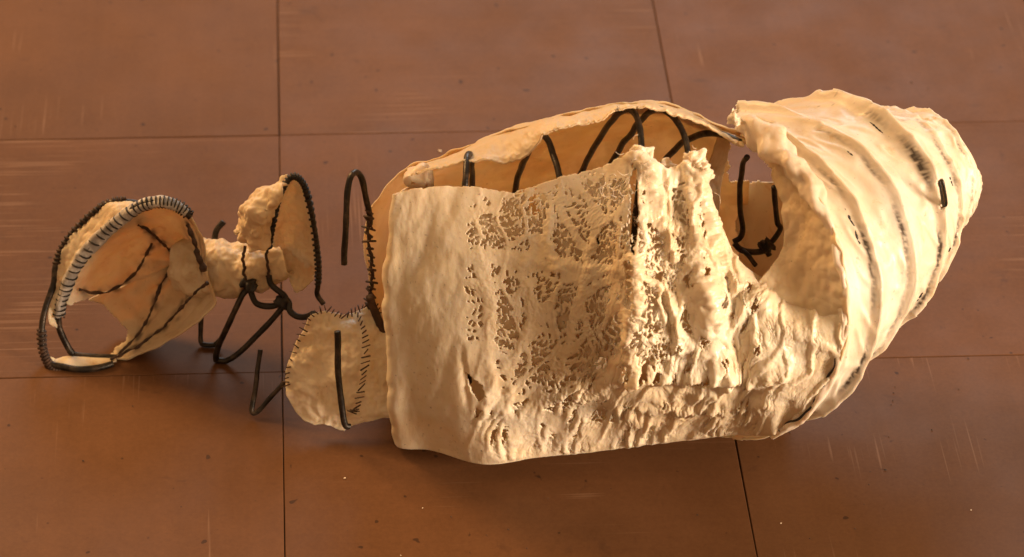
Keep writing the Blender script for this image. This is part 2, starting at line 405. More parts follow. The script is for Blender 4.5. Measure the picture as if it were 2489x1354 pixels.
tube('rib', np.array([shell_pt(ctr[0], np.array(q), -0.0004 + 0.0011 * math.sin(q * 17) + 0.0006 * math.sin(q * 41)) + np.array([-0.0030, -.0005, 0]) for q in np.linspace(1.35, 2.2, 90)]), 0.0009, M_black, shell, 6)
# little tuft where the roll begins
tuft = cr(np.array([[(1770, 300, -.175), (1790, 305, -.18), (1815, 300, -.175)], [(1772, 285, -.175), (1788, 286, -.178), (1802, 288, -.175)], [(1780, 268, -.172), (1786, 266, -.174), (1790, 272, -.172)]], float), 24, 0)
tuft = PY(cr(tuft, 24, 1)); tuft += normals(tuft) * (0.002 * fbm(tuft / 0.006))[..., None]
sheet('skin_tuft', tuft, M_shell, shell, 0.002)

# ---- inner lining of the mouth: from the rim inward
rim = shell_pt(np.broadcast_to(ctr[0], (9, 7)), np.linspace(0.30, 1.60, 9), 0.002)
inner_px = [(1872, 425, -.185), (1895, 470, -.200), (1904, 520, -.212), (1906, 570, -.222), (1896, 620, -.230), (1874, 650, -.236), (1846, 680, -.240), (1830, 705, -.243), (1820, 740, -.245)]
inn = PY(np.array(inner_px, float))
lin = np.stack([rim, rim * 0.62 + inn * 0.38 + np.array([0, 0.004, 0]), rim * 0.25 + inn * 0.75 + np.array([0, 0.005, 0]), inn])
lin = cr(cr(lin, 60, 0), 160, 1)
lin += normals(lin) * (0.0030 * fbm(lin / 0.022) + 0.0007 * fbm(lin / 0.006))[..., None]
sheet('mouth_lining', lin, M_back, shell, 0.0012)

# ---- back sheet (far wall of the trunk) and its curled top edge
top = [(890, 522), (935, 455), (985, 418), (1050, 394), (1120, 368), (1190, 335), (1260, 308), (1320, 290), (1400, 273), (1480, 257), (1560, 249), (1620, 252), (1690, 278), (1760, 312), (1815, 332)]
C = []
for k, (x, y) in enumerate(top):
    if k == 0: c = [(890, 522, -.130), (890, 590, -.131), (893, 660, -.132), (905, 725, -.134), (925, 770, -.136)]
    elif k == 1: c = [(935, 455, -.128), (925, 545, -.122), (925, 640, -.122), (935, 730, -.124), (950, 815, -.128)]
    else:
        f = smooth(2, 7, k); yt = -.128 - .022 * f
        fl = H / 2 + 150
        q = [(x, y, yt), (x + 6, y + 70 - 10 * f, yt + .055), (x + 4, y + 165 - 10 * f, -.062), (x, 560 + 15 * (1 - f), -.055), (x - 4, 770, -.062)]
        c = q
    C.append(c)
B = cr(cr(np.array(C, float), 280, 0), 150, 1); Bp = B.copy()
Gb = PY(B); Gb[..., 2] = np.maximum(Gb[..., 2], 0.002)
Gb += normals(Gb) * (0.0040 * fbm(Gb / 0.045, 3) + 0.0008 * fbm(Gb / 0.012, 3))[..., None]
edge = 1772 + 26 * (B[..., 1] < 352) + 14 * perlin(np.stack([B[..., 1] / 16, 0 * B[..., 1], 0 * B[..., 1]], -1))
keepb = (B[..., 0] < edge) | (B[..., 1] > 445)
back = sheet('back_wall', Gb, M_back, root, 0.0012, keepb)
back['label'] = 'thin yellowish parchment wall behind the wire hoops'
pairs = [((990, 416), (1000, 424)), ((1040, 398), (1052, 406)), ((1110, 371), (1150, 388)), ((1190, 335), (1238, 392)), ((1255, 309), (1290, 364)), ((1300, 296), (1317, 326)), ((1335, 287), (1347, 311)),
         ((1400, 273), (1398, 303)), ((1450, 262), (1445, 296)), ((1490, 255), (1490, 274)), ((1530, 250), (1540, 264)), ((1600, 249), (1602, 263)), ((1680, 273), (1668, 286)), ((1760, 312), (1745, 320)), ((1820, 338), (1808, 350))]
C = []
for (a, b_) in pairs:
    a = np.array(a, float); b_ = np.array(b_, float)
    C.append([(a[0], a[1] + 10, -.118), (a[0], a[1] - 1, -.140), (a[0] * .7 + b_[0] * .3, a[1] * .72 + b_[1] * .28, -.158), (a[0] * .3 + b_[0] * .7, a[1] * .3 + b_[1] * .7, -.172), (b_[0], b_[1], -.178)])
Fp = cr(cr(np.array(C, float), 420, 0), 46, 1)
tear = perlin(np.stack([Fp[..., 0] / 9, Fp[..., 1] / 9, 0 * Fp[..., 0]], -1)) * 4 + perlin(np.stack([Fp[..., 0] / 24, Fp[..., 1] / 24, 0 * Fp[..., 0] + 4], -1)) * 6
lim = np.linspace(0, 1, 46)[None, :] * 1.0
Fp[..., 1] += tear * lim ** 3
Gf = PY(Fp); Gf += normals(Gf) * (0.0022 * fbm(Gf / 0.03, 3) + 0.0006 * fbm(Gf / 0.008, 2))[..., None]
flap = sheet('torn_flap', Gf, M_back, back, 0.0014)

# inner skin seen past the mouth (loose pieces of lining behind the wires)
def patch(name, ctrl, n, mm, mat, parent, a1=.002, s1=.02, a2=.0006, s2=.006, thick=.0012, keepf=None, seed=0):
    Q = cr(cr(np.array(ctrl, float), n, 0), mm, 1); Gq = PY(Q)
    Gq = Gq + normals(Gq) * (a1 * fbm(Gq / s1 + seed, 3) + a2 * fbm(Gq / s2 + seed, 3))[..., None]
    Gq[..., 2] = np.maximum(Gq[..., 2], 0.0018)
    return sheet(name, Gq, mat, parent, thick, None if keepf is None else keepf(Q)), Q, Gq
patch('loose_strip', [[(1745, 335, -.120), (1715, 420, -.115), (1690, 520, -.112), (1680, 640, -.115)], [(1775, 345, -.118), (1765, 400, -.112), (1750, 470, -.110), (1745, 650, -.112)]], 40, 90, M_back, back)

# ---- lace panel (front wall of the trunk)
cols = [
 ([(1022, 440), (990, 560), (978, 740), (985, 860), (1000, 955)], -.150, 0.0, 0),
 ([(957, 470), (941, 600), (936, 760), (944, 930), (962, 1076)], -.190, .012, 1),
 ([(1005, 456), (988, 600), (988, 760), (1003, 940), (1050, 1094)], -.194, .018, 1),
 ([(1130, 449), (1125, 600), (1125, 780), (1138, 955), (1175, 1127)], -.198, .022, 1),
 ([(1250, 462), (1250, 620), (1255, 790), (1280, 960), (1300, 1111)], -.202, .028, 1),
 ([(1370, 425), (1370, 600), (1375, 780), (1400, 950), (1420, 1099)], -.206, .036, 1),
 ([(1460, 404), (1460, 580), (1462, 770), (1480, 945), (1510, 1088)], -.210, .042, 1),
 ([(1550, 364), (1543, 560), (1538, 760), (1552, 930), (1600, 1076)], -.214, .052, 1),
 ([(1618, 404), (1620, 590), (1624, 770), (1645, 935), (1690, 1066)], -.212, .046, 1),
 ([(1692, 392), (1702, 580), (1715, 760), (1738, 930), (1775, 1056)], -.209, .047, 1),
 ([(1735, 500), (1757, 650), (1780, 790), (1805, 930), (1835, 1057)], -.218, .032, 1),
 ([(1795, 632), (1820, 740), (1848, 840), (1872, 945), (1885, 1056)], -.236, .024, 1),
 ([(1868, 700), (1895, 772), (1918, 860), (1925, 950), (1925, 1036)], -.252, .018, 1),
 ([(1950, 706), (1966, 790), (1972, 870), (1965, 950), (1950, 1016)], -.252, .012, 1),
 ([(2018, 712), (2020, 795), (2010, 880), (1990, 950), (1968, 1000)], -.258, .004, 1)]
NV, NU = 500, 780
C = np.array([c[0] for c in cols], float)              # (15,5,2)
vk = np.linspace(0, 1, 5)
zb = [.004, .006, .009, .013, .015, .018, .022, .027, .032, .038, .046, .055, .064, .07, .07]
Yc = np.array([[c[1] * (1 - q) + (PZ(c[0][4][0], c[0][4][1], zb[k])[1] if c[3] else -.150) * q - c[2] * math.sin(math.pi * q ** 1.25 * .9999) ** 0.8 for q in vk] for k, c in enumerate(cols)])
rp = shell_pt(np.broadcast_to(ctr[0], (5, 7)), np.linspace(1.14, 1.98, 5), -0.001); rq = proj(rp)
C[-1] = rq; Yc[-1] = rp[:, 1]
C[-2] = 0.55 * C[-1] + 0.45 * C[-3]; Yc[-2] = 0.60 * Yc[-1] + 0.40 * Yc[-3]
for q in (-3, -2): Yc[q, 0] += .022; C[q, 0, 1] -= 8
XY = cr(cr(C, NU, 0), NV, 1); Yd = cr(cr(Yc, NU, 0), NV, 1)
v = np.linspace(0, 1, NV)[None, :]
XY[..., 0] += np.exp(-(np.linspace(0, 14, NU)[:, None] - 1) ** 2 / 0.5) * 7 * n2(np.zeros((NU, NV)), XY[..., 1], 60, 60, 95)
x, y = XY[..., 0], XY[..., 1]
P0 = PY(np.concatenate([XY, Yd[..., None]], -1))
N0 = normals(P0)
if (N0[..., 1] > 0).mean() > .5: N0 = -N0
xw = x + 26 * n2(x, y, 110, 110, 1) + 5 * n2(x, y, 18, 18, 2); yw = y + 26 * n2(x, y, 110, 110, 3) + 5 * n2(x, y, 18, 18, 4)
slant = 0.28 * (yw - 700) * smooth(850, 1000, y)     # strands lean on the belly
f1, f2 = voro(xw / 9.5 + yw / 45, yw / 24); fe = f2 - f1
g1, g2 = voro((xw + slant) / 62 + 5, yw / 140 + 9); ce = g2 - g1
d1, d2 = voro((xw + slant) / 34 + 40, yw / 95 + 17); de = d2 - d1
lace = np.zeros_like(x)
for (cx, cy, rx, ry) in [(1185, 560, 45, 60), (1270, 545, 75, 55), (1300, 725, 100, 60), (1235, 770, 80, 85), (1375, 590, 50, 110), (1455, 610, 70, 140), (1440, 800, 75, 130),
                         (1320, 880, 110, 60), (1590, 660, 55, 150), (1660, 560, 45, 130), (1470, 470, 60, 40), (1560, 800, 70, 90), (1360, 950, 60, 30), (1180, 690, 40, 70), (1290, 500, 60, 30)]:
    lace = np.maximum(lace, np.exp(-(((x - cx) / rx) ** 2 + ((y - cy) / ry) ** 2) ** 1.3))
lace *= smooth(1105, 1150, x) * (1.05 + 0.7 * n2(x, y, 45, 70, 8))
drip = smooth(1380, 1580, x + 0.9 * (y - 760)) * smooth(600, 760, y + 0.25 * (x - 1560))      # thick drips towards the right and the belly
drip = np.maximum(drip, smooth(930, 1000, y) * smooth(1120, 1190, x))
left = 1 - smooth(1090, 1150, x)
strands = np.exp(-(ce / 0.20) ** 2)
fine = np.exp(-(fe / 0.22) ** 2)
dripr = np.exp(-(de / 0.42) ** 2)
calm = 1 - smooth(1440, 1600, x)
drip *= (1 - 0.72 * smooth(1800, 1900, x)) * np.clip(0.55 + 1.3 * n2(x, y, 95, 75, 71, 1), 0.12, 1.15)
drip *= 1 - (1 - smooth(0.02, 0.30, v)) * smooth(1730, 1800, x)
h = (1 - left) * (0.0019 * strands * (1 - 0.55 * calm) + 0.0006 * fine * lace) + drip * (0.0030 * dripr * (0.6 + 0.8 * np.clip(0.5 + n2(x, y, 50, 40, 6), 0, 1)) + 0.0003 * fine - 0.0012)
e1_, e2_ = voro((xw + slant) / 6.5 + 70, yw / 19 + 33); hair = np.exp(-((e2_ - e1_) / 0.22) ** 2)
h += 0.0011 * hair * (1 - dripr) * np.clip(drip * 1.4, 0, 1)
h += 0.0042 * (1 - smooth(900, 935, y + 6 * n2(x, y, 30, 30, 77))) * smooth(600, 760, y) * smooth(1500, 1580, x) * (1 - smooth(1850, 1930, x))
def stroke(pts, rad, hgt, jit=6):
    global h, lace
    pts = cr(np.array(pts, float), 40); best = np.full(x.shape, 1e9)
    xx = x + jit * n2(x, y, 30, 30, 21); yy = y + jit * n2(x, y, 30, 30, 22)
    for p in pts: best = np.minimum(best, (xx - p[0]) ** 2 + (yy - p[1]) ** 2)
    hgt = hgt * (1 - 0.4 * calm); k = np.exp(-best / rad ** 2) * (1 + 0.4 * n2(x, y, 26, 26, 23)); h += hgt * k; lace = lace * (1 - np.clip(1.5 * k, 0, 1))
for s_ in [([(1130, 625), (1230, 620), (1330, 640), (1440, 655), (1540, 650)], 17, .0028), ([(1570, 400), (1590, 470), (1605, 540), (1640, 620)], 15, .0060), ([(1548, 375), (1566, 400), (1575, 420)], 18, .006),
           ([(1692, 400), (1705, 470), (1722, 540), (1745, 620), (1775, 700)], 16, .0055), ([(1668, 400), (1682, 500), (1695, 590)], 11, .004), ([(1540, 620), (1545, 720), (1535, 800), (1540, 900)], 15, .0055),
           ([(1620, 420), (1622, 450), (1616, 480)], 13, .004), ([(1340, 520), (1330, 600), (1350, 650)], 14, .003), ([(1440, 640), (1400, 760), (1380, 850), (1330, 960)], 13, .0026),
           ([(1450, 690), (1430, 620), (1445, 590)], 9, .003), ([(1180, 640), (1190, 760), (1185, 860), (1180, 960)], 18, .003), ([(1270, 650), (1290, 740), (1270, 830), (1230, 900)], 14, .0026),
           ([(1540, 905), (1640, 905), (1740, 900), (1830, 920), (1900, 900)], 20, .0048), ([(1180, 1000), (1290, 985), (1400, 950), (1500, 915), (1540, 900)], 22, .0045), ([(1560, 985), (1680, 990), (1800, 985), (1870, 975)], 14, .003),
           ([(1700, 660), (1720, 740), (1715, 800)], 18, .006), ([(1780, 760), (1830, 740), (1865, 745)], 22, .005), ([(1600, 690), (1640, 760), (1650, 830)], 14, .005), ([(1750, 860), (1760, 930)], 14, .005),
           ([(1175, 985), (1195, 960), (1200, 920), (1190, 880)], 14, .004), ([(1220, 1000), (1235, 970), (1240, 940)], 10, .004)]: stroke(*s_)
h += left * (0.0030 * n2(x + .25 * y, y, 60, 150, 11, 2) + 0.0005 * n2(x, y, 22, 40, 12, 2))
h += 0.0020 * n2(x, y, 110, 130, 13, 1) + 0.00012 * n2(x, y, 9, 12, 14, 2)
h -= 0.003 * np.exp(-(((x - (1128 + 0.1 * (y - 900))) / 9) ** 2)) * smooth(820, 900, y) * (1 - smooth(960, 1000, y))
h *= 0.55 + 0.45 * smooth(1380, 1600, x + 0.5 * (y - 700))
hole = (fe > np.maximum(0.66 - 0.58 * np.clip(lace, 0, 1.1), 0.27 + 0.12 * n2(x, y, 40, 40, 81))) & (lace > 0.10) & (strands < 0.50)
hole |= (drip > 0.25) & (dripr < 0.22) & (fe > 0.22) & (n2(x, y, 40, 50, 51) > -0.30) & (v < 0.93) & (x < 1850)
hole |= (np.abs(x - (1541 - 0.02 * (y - 500)) + 5 * n2(x, y, 14, 20, 31)) < 9 * smooth(395, 430, y) * (1 - smooth(560, 625, y))) & (n2(x, y, 10, 16, 33) > -0.28)
hole |= (np.abs(x - 1531 + 4 * n2(x, y, 14, 20, 34)) < 6) & (np.abs(y - 690) < 55) & (n2(x, y, 10, 16, 35) > -.2)
hole |= ((((x - 1366 + 8 * n2(x, y, 14, 14, 36)) / 13) ** 2 + ((y - 780) / 20) ** 2) < 1) & (n2(x, y, 9, 9, 37) > -.15)
hole |= in_poly(np.stack([x + 3 * n2(x, y, 8, 8, 38), y], -1), [(1132, 905), (1150, 920), (1172, 935), (1178, 958), (1165, 975), (1150, 955), (1138, 930)])
rag = v * 0
keepl = ~hole
topcut = v < (0.004 + 0.010 * np.clip(n2(x, 0 * y, 14, 14, 41), 0, 1))
keepl &= ~topcut
h *= smooth(0, 0.02, 1 - v) * 0.8 + 0.2
dirt = np.exp(-((x - 1541) / 16) ** 2) * smooth(380, 420, y) * (1 - smooth(600, 680, y)) + 0.8 * np.exp(-(((x - 1366) / 20) ** 2 + ((y - 760) / 55) ** 2)) + 0.5 * np.exp(-((x - 1530) / 12) ** 2 - ((y - 720) / 60) ** 2) + 0.5 * np.exp(-((x - 1700) / 14) ** 2 - ((y - 600) / 70) ** 2)
dirt = np.clip(dirt * np.clip(0.3 + 1.8 * n2(x, y, 9, 16, 91), 0, 1) * 0.8 + np.clip(n2(x, y, 6, 9, 93) - 0.62, 0, 1) * 1.5, 0, 0.85)
Gl = P0 + N0 * h[..., None]
Gl[..., 2] = np.maximum(Gl[..., 2], 0.0025)
lacep = sheet('lace_panel', Gl, M_lace, root, 0.0013, keepl, False, 0.0, dirt)
lacep['label'] = 'perforated lace-like parchment wall with dripping strands'

# underside of the trunk, from the lower edge of the lace back to the far wall
e0 = Gl[10:, -1]; e0 = e0[::6]; e1 = np.stack([np.interp(e0[:, 0], Gb[40:, -1, 0], Gb[40:, -1, c]) for c in range(3)], -1)
e1[:, 0] = e0[:, 0]
fq = np.linspace(0, 1, 24)[None, :, None]
bel = e0[:, None] * (1 - fq) + e1[:, None] * fq; bel[..., 2] = 0.0022 + np.maximum(e0[:, None, 2] - .0022, 0) * (1 - fq[..., 0]) ** 2.5
sheet('belly', bel, M_lace, root, 0.0)
# backing sheet added close behind the lace so its holes stay pale
Pi = P0[60:640:4, 6:440:4] - N0[60:640:4, 6:440:4] * (0.0030 + 0.0012 * n2(x, y, 60, 60, 61))[60:640:4, 6:440:4, None]
xi, yi = x[60:640:4, 6:440:4], y[60:640:4, 6:440:4]
ki = ~((np.abs(xi - 1540) < 16) & (yi > 395) & (yi < 640)) & ~((np.abs(xi - 1150) < 40) & (np.abs(yi - 940) < 50)) & (n2(xi, yi, 45, 60, 63) > -0.75) & (xi < 1840)
sheet('added_backing', Pi, M_lace, lacep, 0.0008, ki)

# gnarled tufts on the tops of two hoops
def nub(pts, r, parent, name='gnarled_tip', s=.006):
    P = path(pts, 70); blob_tube(name, P, np.asarray(r) if np.ndim(r) == 0 else cr(np.array(r, float), 70), M_lace, parent, 2 if s > .01 else 5, 26, 0.25 if s > .01 else 0.75, s)
nub([(1532, 364, -.206), (1548, 366, -.208), (1566, 384, -.210), (1580, 410, -.214), (1590, 450, -.218)], [.0012, .0038, .0052, .0055, .003], lacep)
nub([(1668, 396, -.205), (1690, 390, -.209), (1704, 405, -.212), (1714, 440, -.216)], [.003, .0062, .006, .003], lacep)
nub([(1612, 402, -.204), (1620, 408, -.207), (1620, 432, -.210), (1614, 470, -.214)], [.003, .005, .0045, .002], lacep)
nub([(1004, 445, -.178), (1012, 425, -.170), (1022, 418, -.165), (1030, 432, -.165), (1036, 450, -.17)], [.006, .0075, .006, .0055, .005], lacep, 'rolled_corner', .015)

# fine fibres caught on the tips
fv = []; ff = []; nvt = 0
for k in range(120):
    cx, cy = random.choice([(1570, 440), (1580, 480), (1560, 520), (1545, 560), (1695, 420), (1560, 380), (1700, 560), (1480, 470), (1600, 700), (1690, 640)])
    cx += random.gauss(0, 22); cy += random.gauss(0, 25); a = random.uniform(0, 6.28); l = random.uniform(8, 30)
    p = path([(cx, cy, -.232), (cx + l * .5 * math.cos(a), cy + l * .5 * math.sin(a), -.236), (cx + l * math.cos(a + .5), cy + l * math.sin(a + .5), -.235)], 5)
    V_, F_ = tube_arrays(p, 0.00016, 4); F_ = F_[F_[:, 2] != F_[:, 3]]; fv.append(V_); ff.append(F_ + nvt); nvt += len(V_)
fo = link('fibre_fuzz', mesh_from('fibre_fuzz', np.concatenate(fv), np.concatenate(ff)), M_lace, lacep); fo['kind'] = 'stuff'

# ---- wire hoops
def hoop(pts, r=0.0021, mat=None, parent=root, name='wire_hoop', n=110):
    P = path(pts, n); P += 0.0011 * np.stack([perlin(P / .024), perlin(P / .024 + 9), perlin(P / .024 + 19)], -1); r = r * (1 + 0.10 * perlin(P / .008))
    P[:, 2] = np.maximum(P[:, 2], 0.002)
    return tube(name, P, r, mat or M_wire, parent, 10)
hoop([(1140, 930, -.215), (1134, 800, -.216), (1128, 620, -.208), (1127, 470, -.196), (1133, 405, -.182), (1139, 376, -.168), (1147, 385, -.152), (1146, 450, -.118), (1142, 560, -.085), (1140, 740, -.075)])
hoop([(1400, 960, -.224), (1376, 800, -.232), (1368, 640, -.222), (1363, 480, -.205), (1356, 410, -.192), (1344, 365, -.178), (1326, 334, -.166), (1305, 338, -.148), (1275, 390, -.115), (1252, 460, -.092), (1240, 560, -.080), (1238, 750, -.075)])
hoop([(1560, 960, -.226), (1528, 780, -.236), (1536, 620, -.228), (1548, 500, -.214), (1559, 390, -.200), (1556, 320, -.184), (1546, 280, -.172), (1524, 266, -.162), (1496, 283, -.146), (1455, 340, -.114), (1420, 405, -.090), (1392, 500, -.078), (1385, 740, -.075)])
hoop([(1740, 930, -.230), (1712, 760, -.235), (1696, 600, -.224), (1684, 470, -.210), (1675, 382, -.198), (1664, 330, -.184), (1640, 288, -.170), (1606, 266, -.160), (1572, 276, -.146), (1530, 330, -.116), (1490, 390, -.094), (1462, 490, -.080), (1455, 740, -.075)])
hoop([(1800, 346, -.172), (1770, 334, -.165), (1735, 326, -.152), (1700, 328, -.140), (1655, 350, -.122), (1612, 395, -.102), (1580, 480, -.085), (1570, 720, -.080)], 0.0022)
hoop([(1818, 380, -.172), (1806, 400, -.160), (1798, 450, -.148), (1798, 510, -.140), (1803, 555, -.138), (1798, 578, -.138), (1782, 588, -.138)], 0.0019, name='inner_wire')
hoop([(1884, 455, -.135), (1886, 500, -.132), (1890, 540, -.130), (1897, 556, -.130), (1880, 585, -.132), (1862, 600, -.134), (1870, 622, -.136)], 0.0019, name='inner_wire')
hoop([(1784, 592, -.138), (1800, 606, -.139), (1825, 612, -.140), (1850, 612, -.139), (1868, 604, -.136)], 0.0022, name='inner_wire')
hoop([(1806, 608, -.142), (1822, 622, -.148), (1838, 644, -.155)], 0.0017, name='inner_wire')
nubp = path([(1852, 610, -.136), (1862, 600, -.135), (1876, 588, -.134)], 30); blob_tube('wire_binding', nubp, .0042, M_black, root, 5, 16, .6, .004)

# ---- left end of the trunk: laced edge, free hoop
hoop([(838, 641, -.165), (840, 590, -.163), (842, 530, -.160), (846, 460, -.153), (852, 428, -.148), (864, 417, -.142), (878, 434, -.138), (890, 480, -.136), (896, 520, -.134), (898, 545, -.131)])
def whip(pts, n, L, parent, mat, r=.0006, ang=0.6, spread=0.5, name='stitch', lift=.0016):
    P = cr(np.array(pts, float), n)
    for k in range(n):
        px_, py_, Yd_ = P[k]; tx = P[min(k + 1, n - 1)] - P[max(k - 1, 0)]; a = math.atan2(tx[1], tx[0]) + math.pi / 2 + ang + random.uniform(-spread, spread) * .5
        l = L * random.uniform(.45, 1.2) / 2
        dx, dy = l * math.cos(a), l * math.sin(a)
        q = [(px_ - dx, py_ - dy, Yd_ + .0012), (px_, py_, Yd_ - lift), (px_ + dx, py_ + dy, Yd_ + .0012)]
        tube(name, path(q, 6), r * random.uniform(.75, 1.2), mat, parent, 5)
edge_pts = [(897, 515, -.1345), (896, 570, -.1350), (903, 640, -.1360), (903, 700, -.1370), (895, 745, -.139)]
tube('edge_cord', rough_path(edge_pts, 140, .0016, .006), .0012 + .0009 * perlin(np.stack([np.linspace(0, 20, 140)] + [np.zeros(140)] * 2, -1)), M_thread, back, 7)
whip(edge_pts, 17, 30, back, M_thread, .0009, .5, .9, 'stitch', .003)
hoop([(900, 720, -.150), (918, 770, -.150), (935, 815, -.150), (943, 842, -.152)], .0028, M_thread, back, 'edge_cord', 30)

# ---- stitched patch
pc = [
 [(757, 766, -.148), (735, 805, -.156), (715, 850, -.163), (697, 905, -.172), (697, 950, -.178), (722, 1005, -.186), (765, 1032, -.190)],
 [(790, 755, -.148), (775, 810, -.158), (762, 860, -.167), (750, 915, -.176), (752, 960, -.182), (768, 1006, -.187), (790, 1030, -.190)],
 [(835, 765, -.146), (825, 815, -.158), (818, 865, -.168), (812, 915, -.178), (812, 960, -.184), (818, 1010, -.189), (830, 1046, -.192)],
 [(875, 752, -.142), (885, 805, -.155), (888, 860, -.166), (880, 915, -.176), (872, 960, -.182), (868, 1000, -.185), (872, 1028, -.187)],
 [(905, 745, -.136), (925, 800, -.150), (935, 860, -.162), (940, 910, -.172), (945, 955, -.178), (948, 990, -.181), (950, 1012, -.182)],
 [(925, 770, -.132), (960, 820, -.146), (975, 870, -.158), (985, 915, -.166), (990, 950, -.172), (992, 985, -.175), (995, 1000, -.176)]]
pt, Q, Gp = patch('stitched_patch', pc, 170, 170, M_cloth, root, .0056, .028, .0024, .011, .0022)
pt['label'] = 'lumpy rounded cream patch with dark whip stitches'
whip([(790, 748, -.150), (757, 768, -.151), (735, 806, -.159), (716, 850, -.166), (699, 905, -.175), (694, 938, -.179)], 17, 20, pt, M_thread, .00045, -.1, .9)
whip([(870, 765, -.1485), (885, 805, -.161), (890, 850, -.170), (886, 900, -.180), (878, 945, -.187), (868, 990, -.192), (855, 1002, -.193)], 24, 20, pt, M_thread, .0005, -.7, .9)
whip([(800, 752, -.151), (835, 768, -.152), (868, 752, -.148), (900, 742, -.142), (925, 760, -.140)], 16, 22, pt, M_thread, .0005, .5, 1.4)
hoop([(820, 805, -.188), (821, 860, -.192), (826, 930, -.198), (832, 1000, -.202), (838, 1032, -.2035), (848, 1036, -.2025)], .0022)
hoop([(632, 850, -.150), (630, 865, -.152), (622, 925, -.160), (612, 985, -.169), (614, 1004, -.172), (628, 1000, -.172), (655, 970, -.170), (694, 930, -.168)], .0017)

# ---- neck: crumpled tube, crumpled flap, arched wire
def tube_skin(name, pts, radii, mat, parent, lump, s, seed=0, n=150, sides=120, squash=1.0):
    P = path(pts, n); r = cr(np.array(radii, float), n); Tn, N, B_ = frames(P); a = np.linspace(0, 2 * math.pi, sides, endpoint=False)[None, :]
    V = P[:, None] + r[:, None, None] * (np.cos(a)[..., None] * N[:, None] + np.sin(a)[..., None] * B_[:, None])
    nn = V - P[:, None]; nn /= np.linalg.norm(nn, axis=-1, keepdims=True)
    q = V / s + seed
    ridged = (1 - 1.6 * np.abs(perlin(q * 0.6)))
    V = V + nn * (lump * (0.7 * ridged + 0.6 * fbm(q * 1.3, 3)))[..., None]
    V[..., 2] = np.maximum(V[..., 2], 0.002)
    return sheet(name, V, mat, parent, 0.0015, None, True)
neck = tube_skin('neck_tube', [(455, 640, -.070), (500, 650, -.080), (550, 655, -.086), (600, 650, -.088), (650, 645, -.090), (705, 632, -.092)], [.017, .0185, .0165, .0150, .0135, .009], M_neck, root, .0050, .015)
neck['label'] = 'crumpled parchment neck between funnel and arch'
tube('seam', rough_path([(596, 600, -.104), (590, 630, -.107), (596, 665, -.107), (604, 690, -.104)], 60, .0018, .004), .0011, M_thread, neck, 7)
tube('seam', rough_path([(645, 590, -.104), (650, 620, -.106), (650, 655, -.106), (656, 675, -.104)], 60, .0018, .004), .0010, M_thread, neck, 7)
fl, Qf, Gfl = patch('crumpled_flap', [
  [(700, 430, -.098), (655, 455, -.094), (600, 492, -.088), (575, 515, -.084), (556, 540, -.080)],
  [(692, 462, -.112), (650, 480, -.112), (612, 510, -.106), (580, 535, -.098), (548, 560, -.088)],
  [(680, 500, -.114), (645, 515, -.120), (615, 540, -.116), (590, 560, -.108), (556, 575, -.094)],
  [(668, 545, -.113), (640, 555, -.119), (620, 572, -.117), (600, 582, -.110), (578, 588, -.100)],
  [(660, 595, -.110), (640, 600, -.113), (625, 603, -.112), (615, 603, -.108), (606, 598, -.102)]], 130, 130, M_neck, root, .0085, .026, .0024, .010, .0016)
fl['label'] = 'crumpled parchment flap behind the arched wire'
def ragged(Q):
    lim = 645 + 0 * Q[..., 0] + np.interp(Q[..., 0], [650, 680, 720, 745, 770], [-45, -45, -20, 5, 12]) + 9 * perlin(np.stack([Q[..., 0] / 7, Q[..., 1] / 30, 0 * Q[..., 0]], -1))
    return Q[..., 1] < lim
arch_skin, _, _ = patch('arch_web', [
  [(708, 436, -.1015), (688, 475, -.102), (674, 530, -.103), (664, 590, -.104), (660, 640, -.104)],
  [(712, 434, -.1015), (700, 480, -.096), (692, 540, -.094), (690, 600, -.094), (688, 655, -.096)],
  [(716, 434, -.1015), (722, 480, -.096), (728, 540, -.094), (732, 600, -.096), (734, 660, -.100)],
  [(724, 438, -.1015), (748, 490, -.102), (758, 540, -.103), (765, 600, -.104), (770, 665, -.105)]], 110, 170, M_cloth, root, .0022, .014, .0010, .005, .0012, ragged)
patch('web_tongue', [
  [(680, 600, -.093), (690, 640, -.094), (704, 680, -.098), (714, 706, -.102)], [(705, 596, -.092), (712, 640, -.093), (718, 682, -.098), (722, 712, -.102)],
  [(735, 605, -.093), (740, 640, -.095), (738, 676, -.099), (730, 706, -.102)], [(765, 630, -.098), (766, 655, -.099), (758, 682, -.100), (738, 700, -.102)]], 60, 70, M_neck, arch_skin, .0022, .012, .001, .005)
AP = [(652, 605, -.106), (660, 555, -.106), (672, 500, -.105), (688, 455, -.1035), (712, 428, -.102), (738, 448, -.1035), (754, 505, -.105), (766, 580, -.106), (773, 640, -.107), (773, 690, -.106), (770, 715, -.106), (785, 740, -.110)]
aw = hoop(AP, .0018, M_wire, root, 'arched_wire', 150)
tube('thread_wrap', helix(path(AP[:10], 150), .0020, 44, .0008), .0008, M_black, aw, 6)
hoop([(524, 597, -.062), (524, 575, -.060), (530, 555, -.058), (545, 538, -.056)], .0021, name='neck_wire')
hoop([(608, 700, -.103), (590, 715, -.106), (572, 755, -.110), (550, 800, -.113), (532, 845, -.112), (525, 872, -.110), (535, 882, -.1095), (570, 868, -.111), (610, 832, -.110), (650, 790, -.106), (690, 742, -.102)], .0021, name='neck_wire')
hoop([(490, 770, -.082), (489, 805, -.086), (490, 832, -.090), (503, 847, -.092), (525, 835, -.092), (545, 815, -.090)], .0018, name='neck_wire')
hoop([(608, 690, -.106), (612, 715, -.108), (624, 738, -.109), (655, 744, -.108), (688, 735, -.106), (694, 720, -.106), (672, 702, -.106), (660, 690, -.105), (655, 670, -.104)], .0022, M_black, root, 'neck_wire')
hoop([(692, 722, -.106), (703, 735, -.108), (706, 755, -.112), (722, 769, -.116), (742, 770, -.120), (760, 762, -.126)], .0022, M_black, root, 'neck_wire')
